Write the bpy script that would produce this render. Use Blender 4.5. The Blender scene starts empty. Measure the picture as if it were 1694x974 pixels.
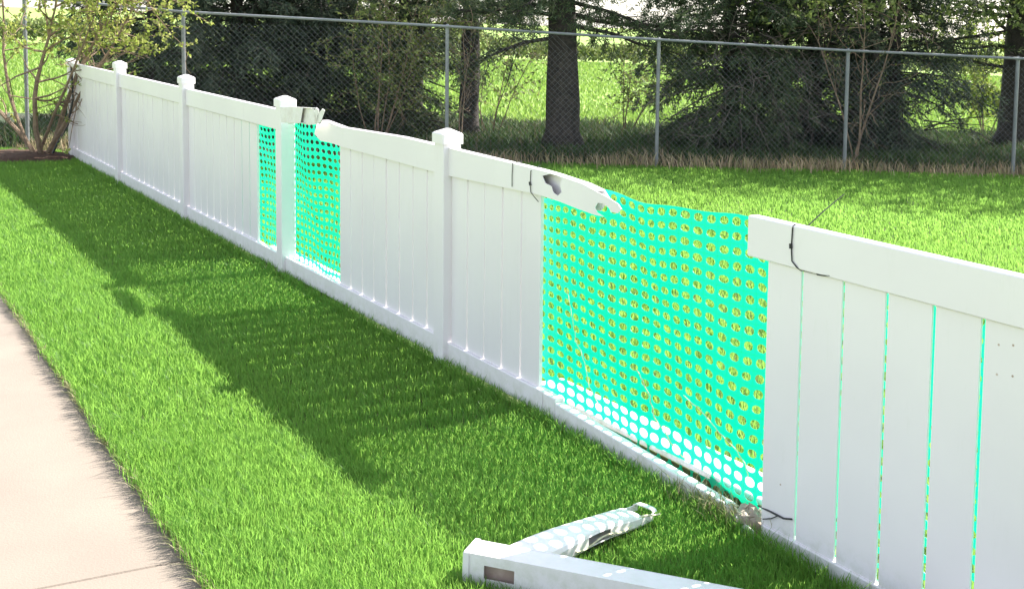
import bpy, math, random
import numpy as np
from mathutils.geometry import tessellate_polygon
from mathutils import Vector, Matrix

random.seed(7); RNG = np.random.default_rng(11)
S_ = bpy.context.scene

# ------------------------------------------------------------------ camera
PITCH, ROLL, YH, SLOPE = 0.0856, 0.0099, 37.0, -0.0245      # SLOPE: the ground falls gently to the right
FOC, CAMH, CX, IW, IH = 2000.0, 1.75, 847.0, 1694.0, 974.0
cp, sp = math.cos(PITCH), math.sin(PITCH)
R0 = np.array([1, 0, 0.]); FWD = np.array([0, cp, -sp]); U0 = np.array([0, sp, cp])
RIGHT = math.cos(ROLL) * R0 + math.sin(ROLL) * U0
UP = -math.sin(ROLL) * R0 + math.cos(ROLL) * U0
CY = YH + FOC * math.tan(PITCH)
CAM = np.array([0, 0, CAMH])
cam_d = bpy.data.cameras.new('camera'); cam = bpy.data.objects.new('camera', cam_d)
S_.collection.objects.link(cam); S_.camera = cam
cam_d.sensor_width = 36; cam_d.sensor_fit = 'HORIZONTAL'
cam_d.lens = FOC / IW * 36
cam_d.shift_y = -(IH / 2 - CY) / IW
cam_d.clip_start = 0.05; cam_d.clip_end = 3000
m = Matrix.Identity(4)
for i in range(3):
    m[i][0] = RIGHT[i]; m[i][1] = UP[i]; m[i][2] = -FWD[i]; m[i][3] = CAM[i]
cam.matrix_world = m

# ------------------------------------------------------------------ world, sun, exposure
SUN_EL, SUN_AZ = math.radians(44.5), math.radians(58)       # azimuth from +Y towards +X
w = bpy.data.worlds.new("World"); S_.world = w; w.use_nodes = True
nt = w.node_tree; nt.nodes.clear()
sky = nt.nodes.new('ShaderNodeTexSky'); sky.sky_type = 'NISHITA'; sky.sun_disc = False
sky.sun_elevation = SUN_EL; sky.sun_rotation = SUN_AZ
sky.air_density = 1.0; sky.dust_density = 1.2; sky.ozone_density = 1.0
bg = nt.nodes.new('ShaderNodeBackground'); bg.inputs[1].default_value = 0.12
ow = nt.nodes.new('ShaderNodeOutputWorld')
hs = nt.nodes.new('ShaderNodeHueSaturation'); hs.inputs['Saturation'].default_value = .5
nt.links.new(sky.outputs[0], hs.inputs['Color']); nt.links.new(hs.outputs[0], bg.inputs[0]); nt.links.new(bg.outputs[0], ow.inputs[0])
sl = bpy.data.lights.new('sun', 'SUN'); sl.energy = 4.2; sl.angle = math.radians(0.5); sl.color = (1, .955, .88)
sun = bpy.data.objects.new('sun', sl); S_.collection.objects.link(sun)
sdir = Vector((math.sin(SUN_AZ) * math.cos(SUN_EL), math.cos(SUN_AZ) * math.cos(SUN_EL), math.sin(SUN_EL)))
sun.rotation_euler = sdir.to_track_quat('Z', 'Y').to_euler(); sun.location = (20, 20, 30)
S_.view_settings.view_transform = 'Standard'; S_.view_settings.look = 'None'
S_.view_settings.gamma = 1; S_.view_settings.use_curve_mapping = False
S_.view_settings.exposure = 1.85

# ------------------------------------------------------------------ measuring helpers
def ray(px, py): return FWD + RIGHT * (px - CX) / FOC - UP * (py - CY) / FOC
def gz(x): return SLOPE * x
def gnd(px, py, h=0):
    d = ray(px, py); t = (h - CAMH) / (d[2] - SLOPE * d[0]); return CAM + d * t
def colx(px, Y, h=0):                 # ground point in the direction of photo column px, Y metres out
    lo, hi = -200, 1500
    d = ray(px, 200); X = d[0] / d[1] * Y
    for _ in range(3):
        z = gz(X) + h; v = np.array([X, Y, z]) - CAM
        p = CX + FOC * (v @ RIGHT) / (v @ FWD); X += (px - p) * Y / FOC
    return np.array([X, Y, gz(X) + h])
AL = 0.5428
FU = np.array([-math.sin(AL), math.cos(AL), 0]); FN = np.array([math.cos(AL), math.sin(AL), 0])
P0 = np.array([-0.3428, 6.0705, 0])
SP = 2.37 * .974                      # post spacing
def W(s, n, h):
    P = P0 + FU * s + FN * n
    return np.array([P[0], P[1], gz(P[0]) + h])
def fen(px, py, off=0):
    d = ray(px, py); t = ((P0 - CAM) @ FN + off) / (d @ FN); P = CAM + d * t
    return float((P - P0) @ FU), float(P[2] - gz(P[0]))

# ------------------------------------------------------------------ materials
def mat(name, base, rough=.6, var=0.0, scale=8, col2=None, bump=0.0, bscale=60, transl=0, tcol=None, island=None, spec=.4, metal=0, detail=4):
    M = bpy.data.materials.new(name); M.use_nodes = True; t = M.node_tree; n = t.nodes; L = t.links
    p = n['Principled BSDF']; out = n['Material Output']
    p.inputs['Base Color'].default_value = (*base, 1); p.inputs['Roughness'].default_value = rough
    p.inputs['Specular IOR Level'].default_value = spec; p.inputs['Metallic'].default_value = metal
    tc = n.new('ShaderNodeTexCoord'); cur = None
    if col2 is not None:
        nz = n.new('ShaderNodeTexNoise'); nz.inputs['Scale'].default_value = scale; nz.inputs['Detail'].default_value = detail
        L.new(tc.outputs['Object'], nz.inputs['Vector'])
        mr = n.new('ShaderNodeMapRange'); mr.inputs[1].default_value = .35; mr.inputs[2].default_value = .65
        L.new(nz.outputs['Fac'], mr.inputs[0])
        mx = n.new('ShaderNodeMix'); mx.data_type = 'RGBA'
        mx.inputs[6].default_value = (*base, 1); mx.inputs[7].default_value = (*col2, 1)
        L.new(mr.outputs[0], mx.inputs[0]); cur = mx.outputs[2]
    if island is not None:
        g = n.new('ShaderNodeNewGeometry')
        cr = n.new('ShaderNodeValToRGB'); els = cr.color_ramp.elements
        els[0].color = (*island[0], 1); els[1].color = (*island[-1], 1)
        for i, c in enumerate(island[1:-1]):
            e = els.new((i + 1) / (len(island) - 1)); e.color = (*c, 1)
        L.new(g.outputs['Random Per Island'], cr.inputs[0])
        if cur is None: cur = cr.outputs[0]
        else:
            m2 = n.new('ShaderNodeMix'); m2.data_type = 'RGBA'; m2.inputs[0].default_value = .6
            L.new(cur, m2.inputs[6]); L.new(cr.outputs[0], m2.inputs[7]); cur = m2.outputs[2]
    if cur is not None: L.new(cur, p.inputs['Base Color'])
    if bump:
        nb = n.new('ShaderNodeTexNoise'); nb.inputs['Scale'].default_value = bscale; nb.inputs['Detail'].default_value = 6
        L.new(tc.outputs['Object'], nb.inputs['Vector'])
        b = n.new('ShaderNodeBump'); b.inputs['Strength'].default_value = bump; b.inputs['Distance'].default_value = .02
        L.new(nb.outputs['Fac'], b.inputs['Height']); L.new(b.outputs[0], p.inputs['Normal'])
    if transl:
        tr = n.new('ShaderNodeBsdfTranslucent'); ms = n.new('ShaderNodeMixShader'); ms.inputs[0].default_value = transl
        if tcol is not None: 
            if cur is not None:
                m3 = n.new('ShaderNodeMix'); m3.data_type = 'RGBA'; m3.inputs[0].default_value = .5
                L.new(cur, m3.inputs[6]); m3.inputs[7].default_value = (*tcol, 1); L.new(m3.outputs[2], tr.inputs[0])
            else: tr.inputs[0].default_value = (*tcol, 1)
        elif cur is not None: L.new(cur, tr.inputs[0])
        else: tr.inputs[0].default_value = (*base, 1)
        L.new(p.outputs[0], ms.inputs[1]); L.new(tr.outputs[0], ms.inputs[2]); L.new(ms.outputs[0], out.inputs[0])
    return M
M_vinyl = mat('vinyl', (.80, .755, .765), .38, col2=(.76, .71, .73), scale=1.7, bump=.06, bscale=9, spec=.45)
M_torn = mat('torn_vinyl', (.77, .75, .73), .5, col2=(.70, .66, .63), scale=14, bump=.25, bscale=40)
M_pink = mat('vinyl_inner_shade', (.62, .5, .44), .6, col2=(.38, .28, .23), scale=12)  # white vinyl inside holes, its shade put into the pinkish-brown colour
M_net = mat('netting', (.0, .54, .39), .4, transl=.55, tcol=(.0, .76, .54), col2=(.0, .60, .40), scale=3, spec=.5)
M_conc = mat('concrete', (.225, .185, .15), .85, col2=(.20, .165, .135), scale=2.2, bump=.14, bscale=120, detail=8)
M_joint = mat('joint', (.16, .14, .12), .9)
def dirty(M, h0=.02, h1=.20, col=(.36, .37, .25)):
    t = M.node_tree; n = t.nodes; L = t.links; p = n['Principled BSDF']; src = p.inputs['Base Color'].links[0].from_socket
    tc = n.new('ShaderNodeTexCoord'); sx = n.new('ShaderNodeSeparateXYZ'); L.new(tc.outputs['Object'], sx.inputs[0])
    a = n.new('ShaderNodeMath'); a.operation = 'MULTIPLY_ADD'; a.inputs[1].default_value = -SLOPE; L.new(sx.outputs[0], a.inputs[0]); L.new(sx.outputs[2], a.inputs[2])
    nz = n.new('ShaderNodeTexNoise'); nz.inputs['Scale'].default_value = 16; nz.inputs['Detail'].default_value = 8; nz.inputs['Roughness'].default_value = .75; L.new(tc.outputs['Object'], nz.inputs['Vector'])
    mr = n.new('ShaderNodeMapRange'); mr.inputs[1].default_value = h1; mr.inputs[2].default_value = h0; L.new(a.outputs[0], mr.inputs[0])
    mu = n.new('ShaderNodeMath'); mu.operation = 'MULTIPLY'; L.new(mr.outputs[0], mu.inputs[0])
    m2 = n.new('ShaderNodeMapRange'); m2.inputs[1].default_value = .42; m2.inputs[2].default_value = .72; L.new(nz.outputs['Fac'], m2.inputs[0]); L.new(m2.outputs[0], mu.inputs[1])
    # faint scuffs and smears anywhere
    n2 = n.new('ShaderNodeTexNoise'); n2.inputs['Scale'].default_value = 5; n2.inputs['Detail'].default_value = 10; n2.inputs['Roughness'].default_value = .8
    mp = n.new('ShaderNodeMapping'); mp.inputs['Scale'].default_value = (3, 3, .6); L.new(tc.outputs['Object'], mp.inputs[0]); L.new(mp.outputs[0], n2.inputs['Vector'])
    m3 = n.new('ShaderNodeMapRange'); m3.inputs[1].default_value = .56; m3.inputs[2].default_value = .80; m3.inputs[4].default_value = .2; L.new(n2.outputs['Fac'], m3.inputs[0])
    ad = n.new('ShaderNodeMath'); ad.operation = 'ADD'; ad.use_clamp = True; L.new(mu.outputs[0], ad.inputs[0]); L.new(m3.outputs[0], ad.inputs[1])
    mx = n.new('ShaderNodeMix'); mx.data_type = 'RGBA'; mx.inputs[7].default_value = (*col, 1); L.new(src, mx.inputs[6]); L.new(ad.outputs[0], mx.inputs[0]); L.new(mx.outputs[2], p.inputs['Base Color'])
# the thin plastic strands let part of the light straight through
_t = M_net.node_tree; _o = _t.nodes['Material Output']; _s = _o.inputs[0].links[0].from_socket
_tr = _t.nodes.new('ShaderNodeBsdfTransparent'); _tr.inputs[0].default_value = (.60, 1, .80, 1)
_m = _t.nodes.new('ShaderNodeMixShader'); _m.inputs[0].default_value = .14
_t.links.new(_s, _m.inputs[1]); _t.links.new(_tr.outputs[0], _m.inputs[2]); _t.links.new(_m.outputs[0], _o.inputs[0])
dirty(M_vinyl, .0, .14, (.46, .47, .35))
dirty(M_conc, -9, -8, (.15, .125, .11))
M_soil = mat('turf_soil', (.05, .10, .02), .95, col2=(.075, .085, .03), scale=9, bump=.6, bscale=40)
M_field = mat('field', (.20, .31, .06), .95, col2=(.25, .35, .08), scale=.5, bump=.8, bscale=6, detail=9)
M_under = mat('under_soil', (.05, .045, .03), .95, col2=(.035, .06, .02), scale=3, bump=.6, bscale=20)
M_mulch = mat('mulch', (.10, .055, .035), .95, col2=(.06, .035, .022), scale=20, bump=1, bscale=60)
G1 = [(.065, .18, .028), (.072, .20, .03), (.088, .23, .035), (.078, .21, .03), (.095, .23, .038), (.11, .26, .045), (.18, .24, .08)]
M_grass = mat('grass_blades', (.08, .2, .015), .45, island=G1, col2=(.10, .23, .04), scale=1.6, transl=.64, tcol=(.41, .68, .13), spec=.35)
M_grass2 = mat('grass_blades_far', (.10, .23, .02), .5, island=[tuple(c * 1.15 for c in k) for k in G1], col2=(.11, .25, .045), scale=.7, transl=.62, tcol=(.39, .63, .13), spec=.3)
M_straw = mat('dry_blades', (.3, .2, .12), .8, island=[(.46, .34, .23), (.36, .26, .17), (.24, .24, .10), (.50, .42, .28)], transl=.25)
M_straw2 = mat('edge_straw', (.4, .34, .2), .8, island=[(.34, .28, .16), (.16, .2, .05), (.42, .36, .24), (.12, .16, .04)], transl=.3)
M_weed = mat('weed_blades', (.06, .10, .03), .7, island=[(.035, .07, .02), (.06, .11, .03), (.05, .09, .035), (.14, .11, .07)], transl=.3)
M_fieldb = mat('field_blades', (.15, .3, .04), .7, island=[(.15, .26, .045), (.20, .31, .06), (.26, .35, .08)], transl=.4)
M_bark = mat('bark', (.07, .058, .05), .95, col2=(.035, .03, .027), scale=14, bump=1, bscale=45)
M_bark2 = mat('bark_light', (.27, .19, .13), .9, col2=(.17, .12, .085), scale=18, bump=.8, bscale=60)
M_twig = mat('dead_twig', (.17, .14, .12), .9, col2=(.11, .09, .08), scale=12)
M_needle = mat('needles', (.035, .06, .025), .65, island=[(.04, .065, .033), (.06, .095, .045), (.085, .12, .055), (.15, .17, .085)], transl=.4)
M_needleb = mat('needles_blue', (.035, .06, .04), .65, island=[(.042, .065, .045), (.062, .09, .06), (.085, .115, .075), (.15, .165, .095)], transl=.38)
M_olive = mat('olive_leaf', (.10, .14, .04), .6, island=[(.06, .09, .022), (.11, .15, .04), (.17, .22, .06), (.25, .28, .10)], transl=.45)
M_lime = mat('lime_leaf', (.20, .28, .05), .5, island=[(.12, .18, .03), (.20, .28, .05), (.28, .34, .07), (.34, .38, .11)], transl=.45)
M_lime2 = mat('fresh_leaf', (.26, .32, .06), .5, island=[(.16, .22, .035), (.26, .32, .06), (.34, .38, .09), (.42, .42, .15)], transl=.5)
M_galv = mat('galvanised', (.25, .26, .265), .55, metal=.3, col2=(.20, .21, .215), scale=6)
M_wire = mat('mesh_wire', (.2, .21, .22), .5, metal=.5)
M_black = mat('black_tie', (.015, .015, .017), .45)
M_cord = mat('cord', (.62, .60, .42), .8, col2=(.5, .45, .3), scale=30)
M_rubble = mat('concrete_rubble', (.42, .36, .30), .9, col2=(.3, .22, .17), scale=10, bump=1, bscale=35)

# ------------------------------------------------------------------ object helpers
def empty(name, loc, label=None, cat=None, group=None):
    o = bpy.data.objects.new(name, None); S_.collection.objects.link(o); o.location = loc
    o.empty_display_size = .1
    tag(o, label, cat, group); return o
def tag(o, label=None, cat=None, group=None, kind=None):
    if label: o['label'] = label
    if cat: o['category'] = cat
    if group: o['group'] = group
    if kind: o['kind'] = kind
    return o
def rootloc(p):
    l = Vector((0, 0, 0))
    while p is not None: l = l + p.location; p = p.parent
    return np.array(l)
def mk(name, V, Fc, material, parent=None, origin=None, smooth=False):
    V = np.asarray(V, dtype=float).reshape(-1, 3)
    base = rootloc(parent) if parent else np.zeros(3)
    if origin is None: origin = base
    me = bpy.data.meshes.new(name)
    me.from_pydata((V - origin).tolist(), [], [tuple(f) for f in Fc])
    me.materials.append(material)
    if smooth: me.polygons.foreach_set('use_smooth', [True] * len(me.polygons))
    me.update()
    o = bpy.data.objects.new(name, me); S_.collection.objects.link(o)
    if parent: o.parent = parent
    o.location = Vector(origin - base)
    return o
def mk_uniform(name, V, nv, faces, material, parent=None, origin=None):
    """V: (N, nv, 3) vertices of N equal pieces, faces: index tuples (tris/quads) of one piece"""
    N = V.shape[0]
    base = rootloc(parent) if parent else np.zeros(3)
    if origin is None: origin = base
    me = bpy.data.meshes.new(name)
    VV = (V.reshape(-1, 3) - origin).astype(np.float32)
    me.vertices.add(len(VV)); me.vertices.foreach_set('co', VV.ravel())
    fl = np.array([len(f) for f in faces]); idx = np.concatenate([np.array(f) for f in faces])
    loops = (np.arange(N)[:, None] * nv + idx[None, :]).astype(np.int32).ravel()
    tot = np.tile(fl, N); start = np.concatenate([[0], np.cumsum(tot)[:-1]]).astype(np.int32)
    me.loops.add(len(loops)); me.loops.foreach_set('vertex_index', loops)
    me.polygons.add(len(tot)); me.polygons.foreach_set('loop_start', start)
    me.materials.append(material); me.update(calc_edges=True)
    o = bpy.data.objects.new(name, me); S_.collection.objects.link(o)
    if parent: o.parent = parent
    o.location = Vector(origin - base)
    return o
class MB:
    def __init__(s): s.V = []; s.F = []
    def add(s, V, Fc):
        k = len(s.V); s.V.extend([tuple(v) for v in V]); s.F.extend([tuple(i + k for i in f) for f in Fc])
    def box(s, s0, s1, n0, n1, h0, h1, fr=W, ch=0.0):
        # box in fence coordinates (along, behind, up); optional chamfered front and top edges
        if ch <= 0:
            V = [fr(a, b, c) for c in (h0, h1) for b in (n0, n1) for a in (s0, s1)]
            s.add(V, [(0, 1, 3, 2), (4, 6, 7, 5), (0, 4, 5, 1), (2, 3, 7, 6), (0, 2, 6, 4), (1, 5, 7, 3)])
            return
        prof = [(n0, h0 + ch), (n0 + ch, h0), (n1 - ch, h0), (n1, h0 + ch), (n1, h1 - ch), (n1 - ch, h1), (n0 + ch, h1), (n0, h1 - ch)]
        V = [fr(a, b, c) for a in (s0, s1) for b, c in prof]
        s.add(V, [tuple(range(8)), tuple(range(15, 7, -1))] + [(i, 8 + i, 8 + (i + 1) % 8, (i + 1) % 8) for i in range(8)])
    def vbox(s, s0, s1, n0, n1, h0, h1, ch, fr=W):
        # upright post, vertical edges chamfered
        prof = [(s0 + ch, n0), (s1 - ch, n0), (s1, n0 + ch), (s1, n1 - ch), (s1 - ch, n1), (s0 + ch, n1), (s0, n1 - ch), (s0, n0 + ch)]
        V = [fr(a, b, c) for c in (h0, h1) for a, b in prof]
        s.add(V, [tuple(range(8)), tuple(range(15, 7, -1))] + [(i, 8 + i, 8 + (i + 1) % 8, (i + 1) % 8) for i in range(8)])
    def plate(s, outer, holes, depth0, depth1, fr):
        # flat plate: outline in (s,h), extruded from depth0 to depth1
        loops = [[Vector((a, b, 0)) for a, b in l] for l in [outer] + holes]
        tri = tessellate_polygon(loops); pts = [p for l in loops for p in l]; k = len(pts)
        V = [fr(p.x, depth0, p.y) for p in pts] + [fr(p.x, depth1, p.y) for p in pts]
        Fc = [tuple(t) for t in tri] + [tuple(i + k for i in reversed(t)) for t in tri]
        o = 0
        for l in loops:
            m_ = len(l)
            for i in range(m_):
                a, b = o + i, o + (i + 1) % m_
                Fc.append((a, b, b + k, a + k))
            o += m_
        s.add(V, Fc)
    def tube(s, pts, rad, sides=6, cap=True):
        pts = [np.asarray(p, float) for p in pts]; n_ = len(pts)
        if not hasattr(rad, '__len__'): rad = [rad] * n_
        V = []; prev = None
        for i in range(n_):
            d = pts[min(i + 1, n_ - 1)] - pts[max(i - 1, 0)]; d = d / (np.linalg.norm(d) + 1e-9)
            if prev is None:
                a = np.cross(d, [0, 0, 1.]);
                if np.linalg.norm(a) < .1: a = np.cross(d, [1., 0, 0])
            else: a = prev - d * (prev @ d)
            a = a / (np.linalg.norm(a) + 1e-9); prev = a; b = np.cross(d, a)
            for k in range(sides):
                t = 2 * math.pi * k / sides
                V.append(pts[i] + rad[i] * (a * math.cos(t) + b * math.sin(t)))
        Fc = [(i * sides + k, i * sides + (k + 1) % sides, (i + 1) * sides + (k + 1) % sides, (i + 1) * sides + k) for i in range(n_ - 1) for k in range(sides)]
        if cap: Fc += [tuple(range(sides - 1, -1, -1)), tuple(range((n_ - 1) * sides, n_ * sides))]
        s.add(V, Fc)
    def build(s, name, material, parent=None, origin=None, smooth=False):
        return mk(name, s.V, s.F, material, parent, origin, smooth)

# ------------------------------------------------------------------ ground
def sheet(name, pts, dz, material, sub=1):
    V = [(x, y, gz(x) + dz) for x, y in pts]
    o = mk(name, V, [tuple(range(len(V)))], material, origin=np.array([V[0][0], V[0][1], V[0][2]]))
    return tag(o, kind='structure')
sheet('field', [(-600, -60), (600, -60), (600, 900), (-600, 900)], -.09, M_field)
CLA = np.array([-5.75, 15.056 - .078 * 5.75]); CLD = np.array([1, .078]) / math.hypot(1, .078)   # chain-link line
def cl(X): return 15.056 + .078 * X
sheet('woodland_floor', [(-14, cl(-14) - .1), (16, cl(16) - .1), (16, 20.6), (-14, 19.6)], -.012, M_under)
# sidewalk: right edge parallel to the vinyl fence
sa = gnd(0, 474); sb = gnd(350, 974); sdv = (sa - sb)[:2] / np.linalg.norm((sa - sb)[:2]); snv = np.array([-sdv[1], sdv[0]])
lw = [tuple(sb[:2] + sdv * -7 + snv * .0), (14, -4), (14, cl(14) - .1), tuple(sb[:2] + sdv * ((cl(-7.3) - .1 - sb[1]) / sdv[1]))]
V = [(x, y, gz(x) - .012) for x, y in lw] + [(lw[0][0], lw[0][1], gz(lw[0][0]) - .12), (lw[3][0], lw[3][1], gz(lw[3][0]) - .12)]
o = mk('lawn', V, [(0, 1, 2, 3), (0, 3, 5, 4)], M_soil, origin=np.array(V[0])); tag(o, kind='structure')
def SWp(t, q, dz=0.0):  # t along (0 at bottom of photo), q to the left
    p = sb[:2] + sdv * t + snv * (q + .012); return (p[0], p[1], gz(p[0]) + dz - .05)
def gnd2(px, py): return gnd(px, py)[:2]
jt = float((gnd2(150, 940) - sb[:2]) @ sdv)
b = MB(); ts = [jt - 5.4, jt, jt + 5.4, jt + 10.8]
for a0, a1 in zip(ts[:-1], ts[1:]):
    g_ = .002; c = .005
    V = [SWp(a0 + g_, -.02, .012), SWp(a1 - g_, -.02, .012), SWp(a1 - g_, 1.5, .012), SWp(a0 + g_, 1.5, .012),
         SWp(a0 + g_ + c, -.02 + c, .018), SWp(a1 - g_ - c, -.02 + c, .018), SWp(a1 - g_ - c, 1.5 - c, .018), SWp(a0 + g_ + c, 1.5 - c, .018),
         SWp(a0 + g_, -.02, -.05), SWp(a1 - g_, -.02, -.05), SWp(a1 - g_, 1.5, -.05), SWp(a0 + g_, 1.5, -.05)]
    b.add(V, [(4, 5, 6, 7), (0, 1, 5, 4), (1, 2, 6, 5), (2, 3, 7, 6), (3, 0, 4, 7), (8, 9, 1, 0), (9, 10, 2, 1), (10, 11, 3, 2), (11, 8, 0, 3)])
sw = b.build('sidewalk', M_conc, origin=np.array(SWp(0, 0))); tag(sw, kind='structure')
# mulch bed round the shrub
mc = gnd(55, 262); V = []; nring = 40
for r_, hh in ((0, .08), (.3, .07), (.5, .04), (.64, -.02)):
    for k in range(nring):
        a = 2 * math.pi * k / nring; rr = r_ * (1 + .12 * math.sin(3 * a + 1) + .06 * math.sin(7 * a))
        x, y = mc[0] - .15 + rr * math.cos(a) * 1.15, mc[1] + rr * math.sin(a) * .8
        V.append((x, y, gz(x) + hh + random.uniform(-.012, .012) * (r_ > 0 and hh > 0)))
Fc = [(r * nring + k, r * nring + (k + 1) % nring, (r + 1) * nring + (k + 1) % nring, (r + 1) * nring + k) for r in range(3) for k in range(nring)]
o = mk('mulch_bed', V, Fc, M_mulch, origin=np.array([mc[0], mc[1], gz(mc[0])]), smooth=True); tag(o, kind='structure')

# ------------------------------------------------------------------ vinyl fence
vf = empty('vinyl_fence', tuple(W(0, .02, 0)), 'long white vinyl board fence standing in the lawn, with missing boards and snapped rails', 'fence')
HW = .051
def post(k, hcap=1.21):
    s = k * SP
    b = MB(); b.vbox(s - HW, s + HW, -.03, -.03 + 2 * HW, -.05, hcap - .045, .005)
    p = b.build('post', M_vinyl, vf)
    b = MB(); e = HW + .009; c = -.03 + HW
    def ring(e, h, ch=.006):
        return [W(s + a, c + bb, h) for a, bb in ((-e + ch, -e), (e - ch, -e), (e, -e + ch), (e, e - ch), (e - ch, e), (-e + ch, e), (-e, e - ch), (-e, -e + ch))]
    rings = [ring(e, hcap - .075), ring(e, hcap - .026), ring(e - .006, hcap - .02), ring(.012, hcap)]
    V = sum(rings, []); Fc = [(i * 8 + j, i * 8 + (j + 1) % 8, (i + 1) * 8 + (j + 1) % 8, (i + 1) * 8 + j) for i in range(3) for j in range(8)] + [tuple(range(24, 32)), tuple(range(7, -1, -1))]
    b.add(V, Fc); b.build('post_cap', M_vinyl, p)
for k, hc in enumerate((1.205, 1.21, 1.225, 1.235)): post(k, hc)
post(4, 1.16)
RT, RB_ = 1.11, .972           # top rail top / bottom
def boards(s0, s1, n_, gap, name_parent, top=1.0, bot=.10, jit=.002, thick=.008, nn=.018):
    b = MB(); p = (s1 - s0) / n_
    for i in range(n_):
        a, c = s0 + i * p + gap / 2, s0 + (i + 1) * p - gap / 2
        j = random.uniform(-jit, jit)
        b.box(a, c, nn + j, nn + thick * 2 + j, bot, top, ch=.004)
    return b
def bay_full(k):
    a, c = k * SP + HW, (k + 1) * SP - HW
    b = MB(); b.box(a, c, 0, .045, RB_, RT, ch=.004); b.build('top_rail', M_vinyl, vf)
    b = MB(); b.box(a, c, -.002, .045, .02, .13, ch=.004); b.build('bottom_rail', M_vinyl, vf)
    boards(a, c, 13, .014, vf).build('board_panel', M_vinyl, vf)
bay_full(2); bay_full(3)
# bay 1: two boards gone beside the post
a, c = SP + HW, 2 * SP - HW
sj = fen(403, 160)[0]
b = MB(); b.box(a, sj - .0015, 0, .045, RB_, RT, ch=.004); b.box(sj + .0015, c, .0, .045, RB_, RT, ch=.004); b.build('top_rail', M_vinyl, vf)
b = MB(); b.box(a, c, -.002, .045, .02, .13, ch=.004); b.build('bottom_rail', M_vinyl, vf)
boards(fen(422, 300)[0], c, 10, .014, vf).build('board_panel', M_vinyl, vf)
# bay 0: four boards gone, rail end snapped and lifted out of the post
a, c = HW, SP - HW
se = fen(557, 300)[0]
boards(a, se, 8, .013, vf).build('board_panel', M_vinyl, vf)
b = MB(); b.box(a, c, -.002, .045, .02, .13, ch=.004); b.build('bottom_rail', M_vinyl, vf)
def hollow(front, fholes, back, top_seg, bot_seg, n0, n1, name, t=.003, matf=M_vinyl, parent=vf, fr=W):
    b = MB(); b.plate(front, fholes, n0, n0 + t, fr)
    o = b.build(name, matf, parent)
    b = MB(); b.plate(back, [], n1 - t, n1, fr)
    for seg, up in ((top_seg, 1), (bot_seg, 0)):
        for (s0, h0), (s1, h1) in zip(seg[:-1], seg[1:]):
            q = -t if up else t
            V = [fr(s0, n0 + .0005, h0), fr(s1, n0 + .0005, h1), fr(s1, n1 - .0005, h1), fr(s0, n1 - .0005, h0)]
            V += [fr(s0, n0 + .0005, h0 + q), fr(s1, n0 + .0005, h1 + q), fr(s1, n1 - .0005, h1 + q), fr(s0, n1 - .0005, h0 + q)]
            b.add(V, [(0, 1, 2, 3), (7, 6, 5, 4), (0, 4, 5, 1), (1, 5, 6, 2), (2, 6, 7, 3), (3, 7, 4, 0)])
    b.build('rail_back_wall', matf, o)
    return o
def pf(pts, off=0): return [fen(x, y, off) for x, y in pts]
f0 = pf([(565, 211), (545, 205), (533, 200), (529, 206), (524, 204), (520, 222), (530, 233), (545, 236), (557, 240), (565, 243)])
se2 = f0[0][0]
f0 = [(a, RT), (.5, RT + .002)] + [(se2, f0[0][1])] + f0[1:-1] + [(se2, f0[-1][1]), (.5, RB_), (a, RB_)]
tpt = pf([(565, 211), (533, 200)])
o = hollow(f0, [], [(a, RT), (.5, RT + .002), tpt[0], pf([(538, 205)])[0], pf([(533, 232)])[0], f0[-3], (.5, RB_), (a, RB_)],
           [(a, RT + .001), (.5, RT + .003), (tpt[0][0], tpt[0][1] + .001), (tpt[1][0], tpt[1][1] + .004)], [(a, RB_ - .001), (.5, RB_ - .001), (f0[-3][0], f0[-3][1] - .001)], 0, .045, 'top_rail')
# torn sleeve of rail left hooked over the post
off = -.055
fr1 = pf([(463, 179), (480, 177), (501, 178), (499, 190), (497, 203), (480, 204), (465, 203)], off)
o = hollow(fr1, [], pf([(476, 180), (500, 179), (515, 179), (523, 183), (524, 195), (523, 206), (512, 207), (500, 204), (478, 205)], off + .028),
           pf([(463, 179), (480, 177), (501, 178), (519, 179)], off), pf([(465, 203), (480, 204), (500, 204)], off), off, off + .024, 'torn_rail_end', matf=M_torn)
o['label'] = 'torn rail sleeve with splintered end'
b = MB()
for poly in ([(512, 181), (519, 180), (523, 190), (525, 206), (516, 206), (508, 203), (511, 196), (515, 190)], [(524, 205), (526, 190), (534, 180), (538, 183), (534, 194), (531, 203)], [(521, 184), (524, 178), (528, 182), (528, 195), (523, 206)]):
    b.plate(pf(poly, off + .01), [], off + .006, off + .010, W)
b.build('splinter', M_torn, o)
# bay -1: three boards by the post, then the big gap; rail snapped and sagging; lower rail still lies in place
a, c = -HW, -.895
boards(c, a, 5, .012, vf).build('board_panel', M_vinyl, vf)
cR = -SP + .12
b = MB()
brk = [-.06, -.955, -1.02, -1.5, cR]
b.box(-.952, a, -.002, .045, .02, .12, ch=.004); b.box(-1.052, -.958, -.002, .045, .018, .116, ch=.004)
frt = lambda s_, n_, h_: W(s_, n_, h_ - .045 * max(0, (-1.058 - s_)) / 1.2)
b.box(cR, -1.058, -.004, .043, -.03, .098, fr=frt, ch=.004)
b.build('bottom_rail', M_vinyl, vf)
ff = pf([(757, 244), (890, 281), (930, 293), (962, 304), (985, 316), (1008, 328), (1022, 337), (1028, 346), (1022, 353), (1012, 351), (1006, 343), (997, 336), (988, 336), (984, 344), (988, 352), (998, 358), (985, 356), (960, 347), (925, 333), (890, 322), (757, 283)])
ff[0] = (a, RT); ff[-1] = (a, RB_)
hole = pf([(897, 291), (910, 288), (922, 291), (930, 296), (926, 305), (929, 318), (922, 324), (915, 318), (912, 308), (902, 303)])
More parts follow.
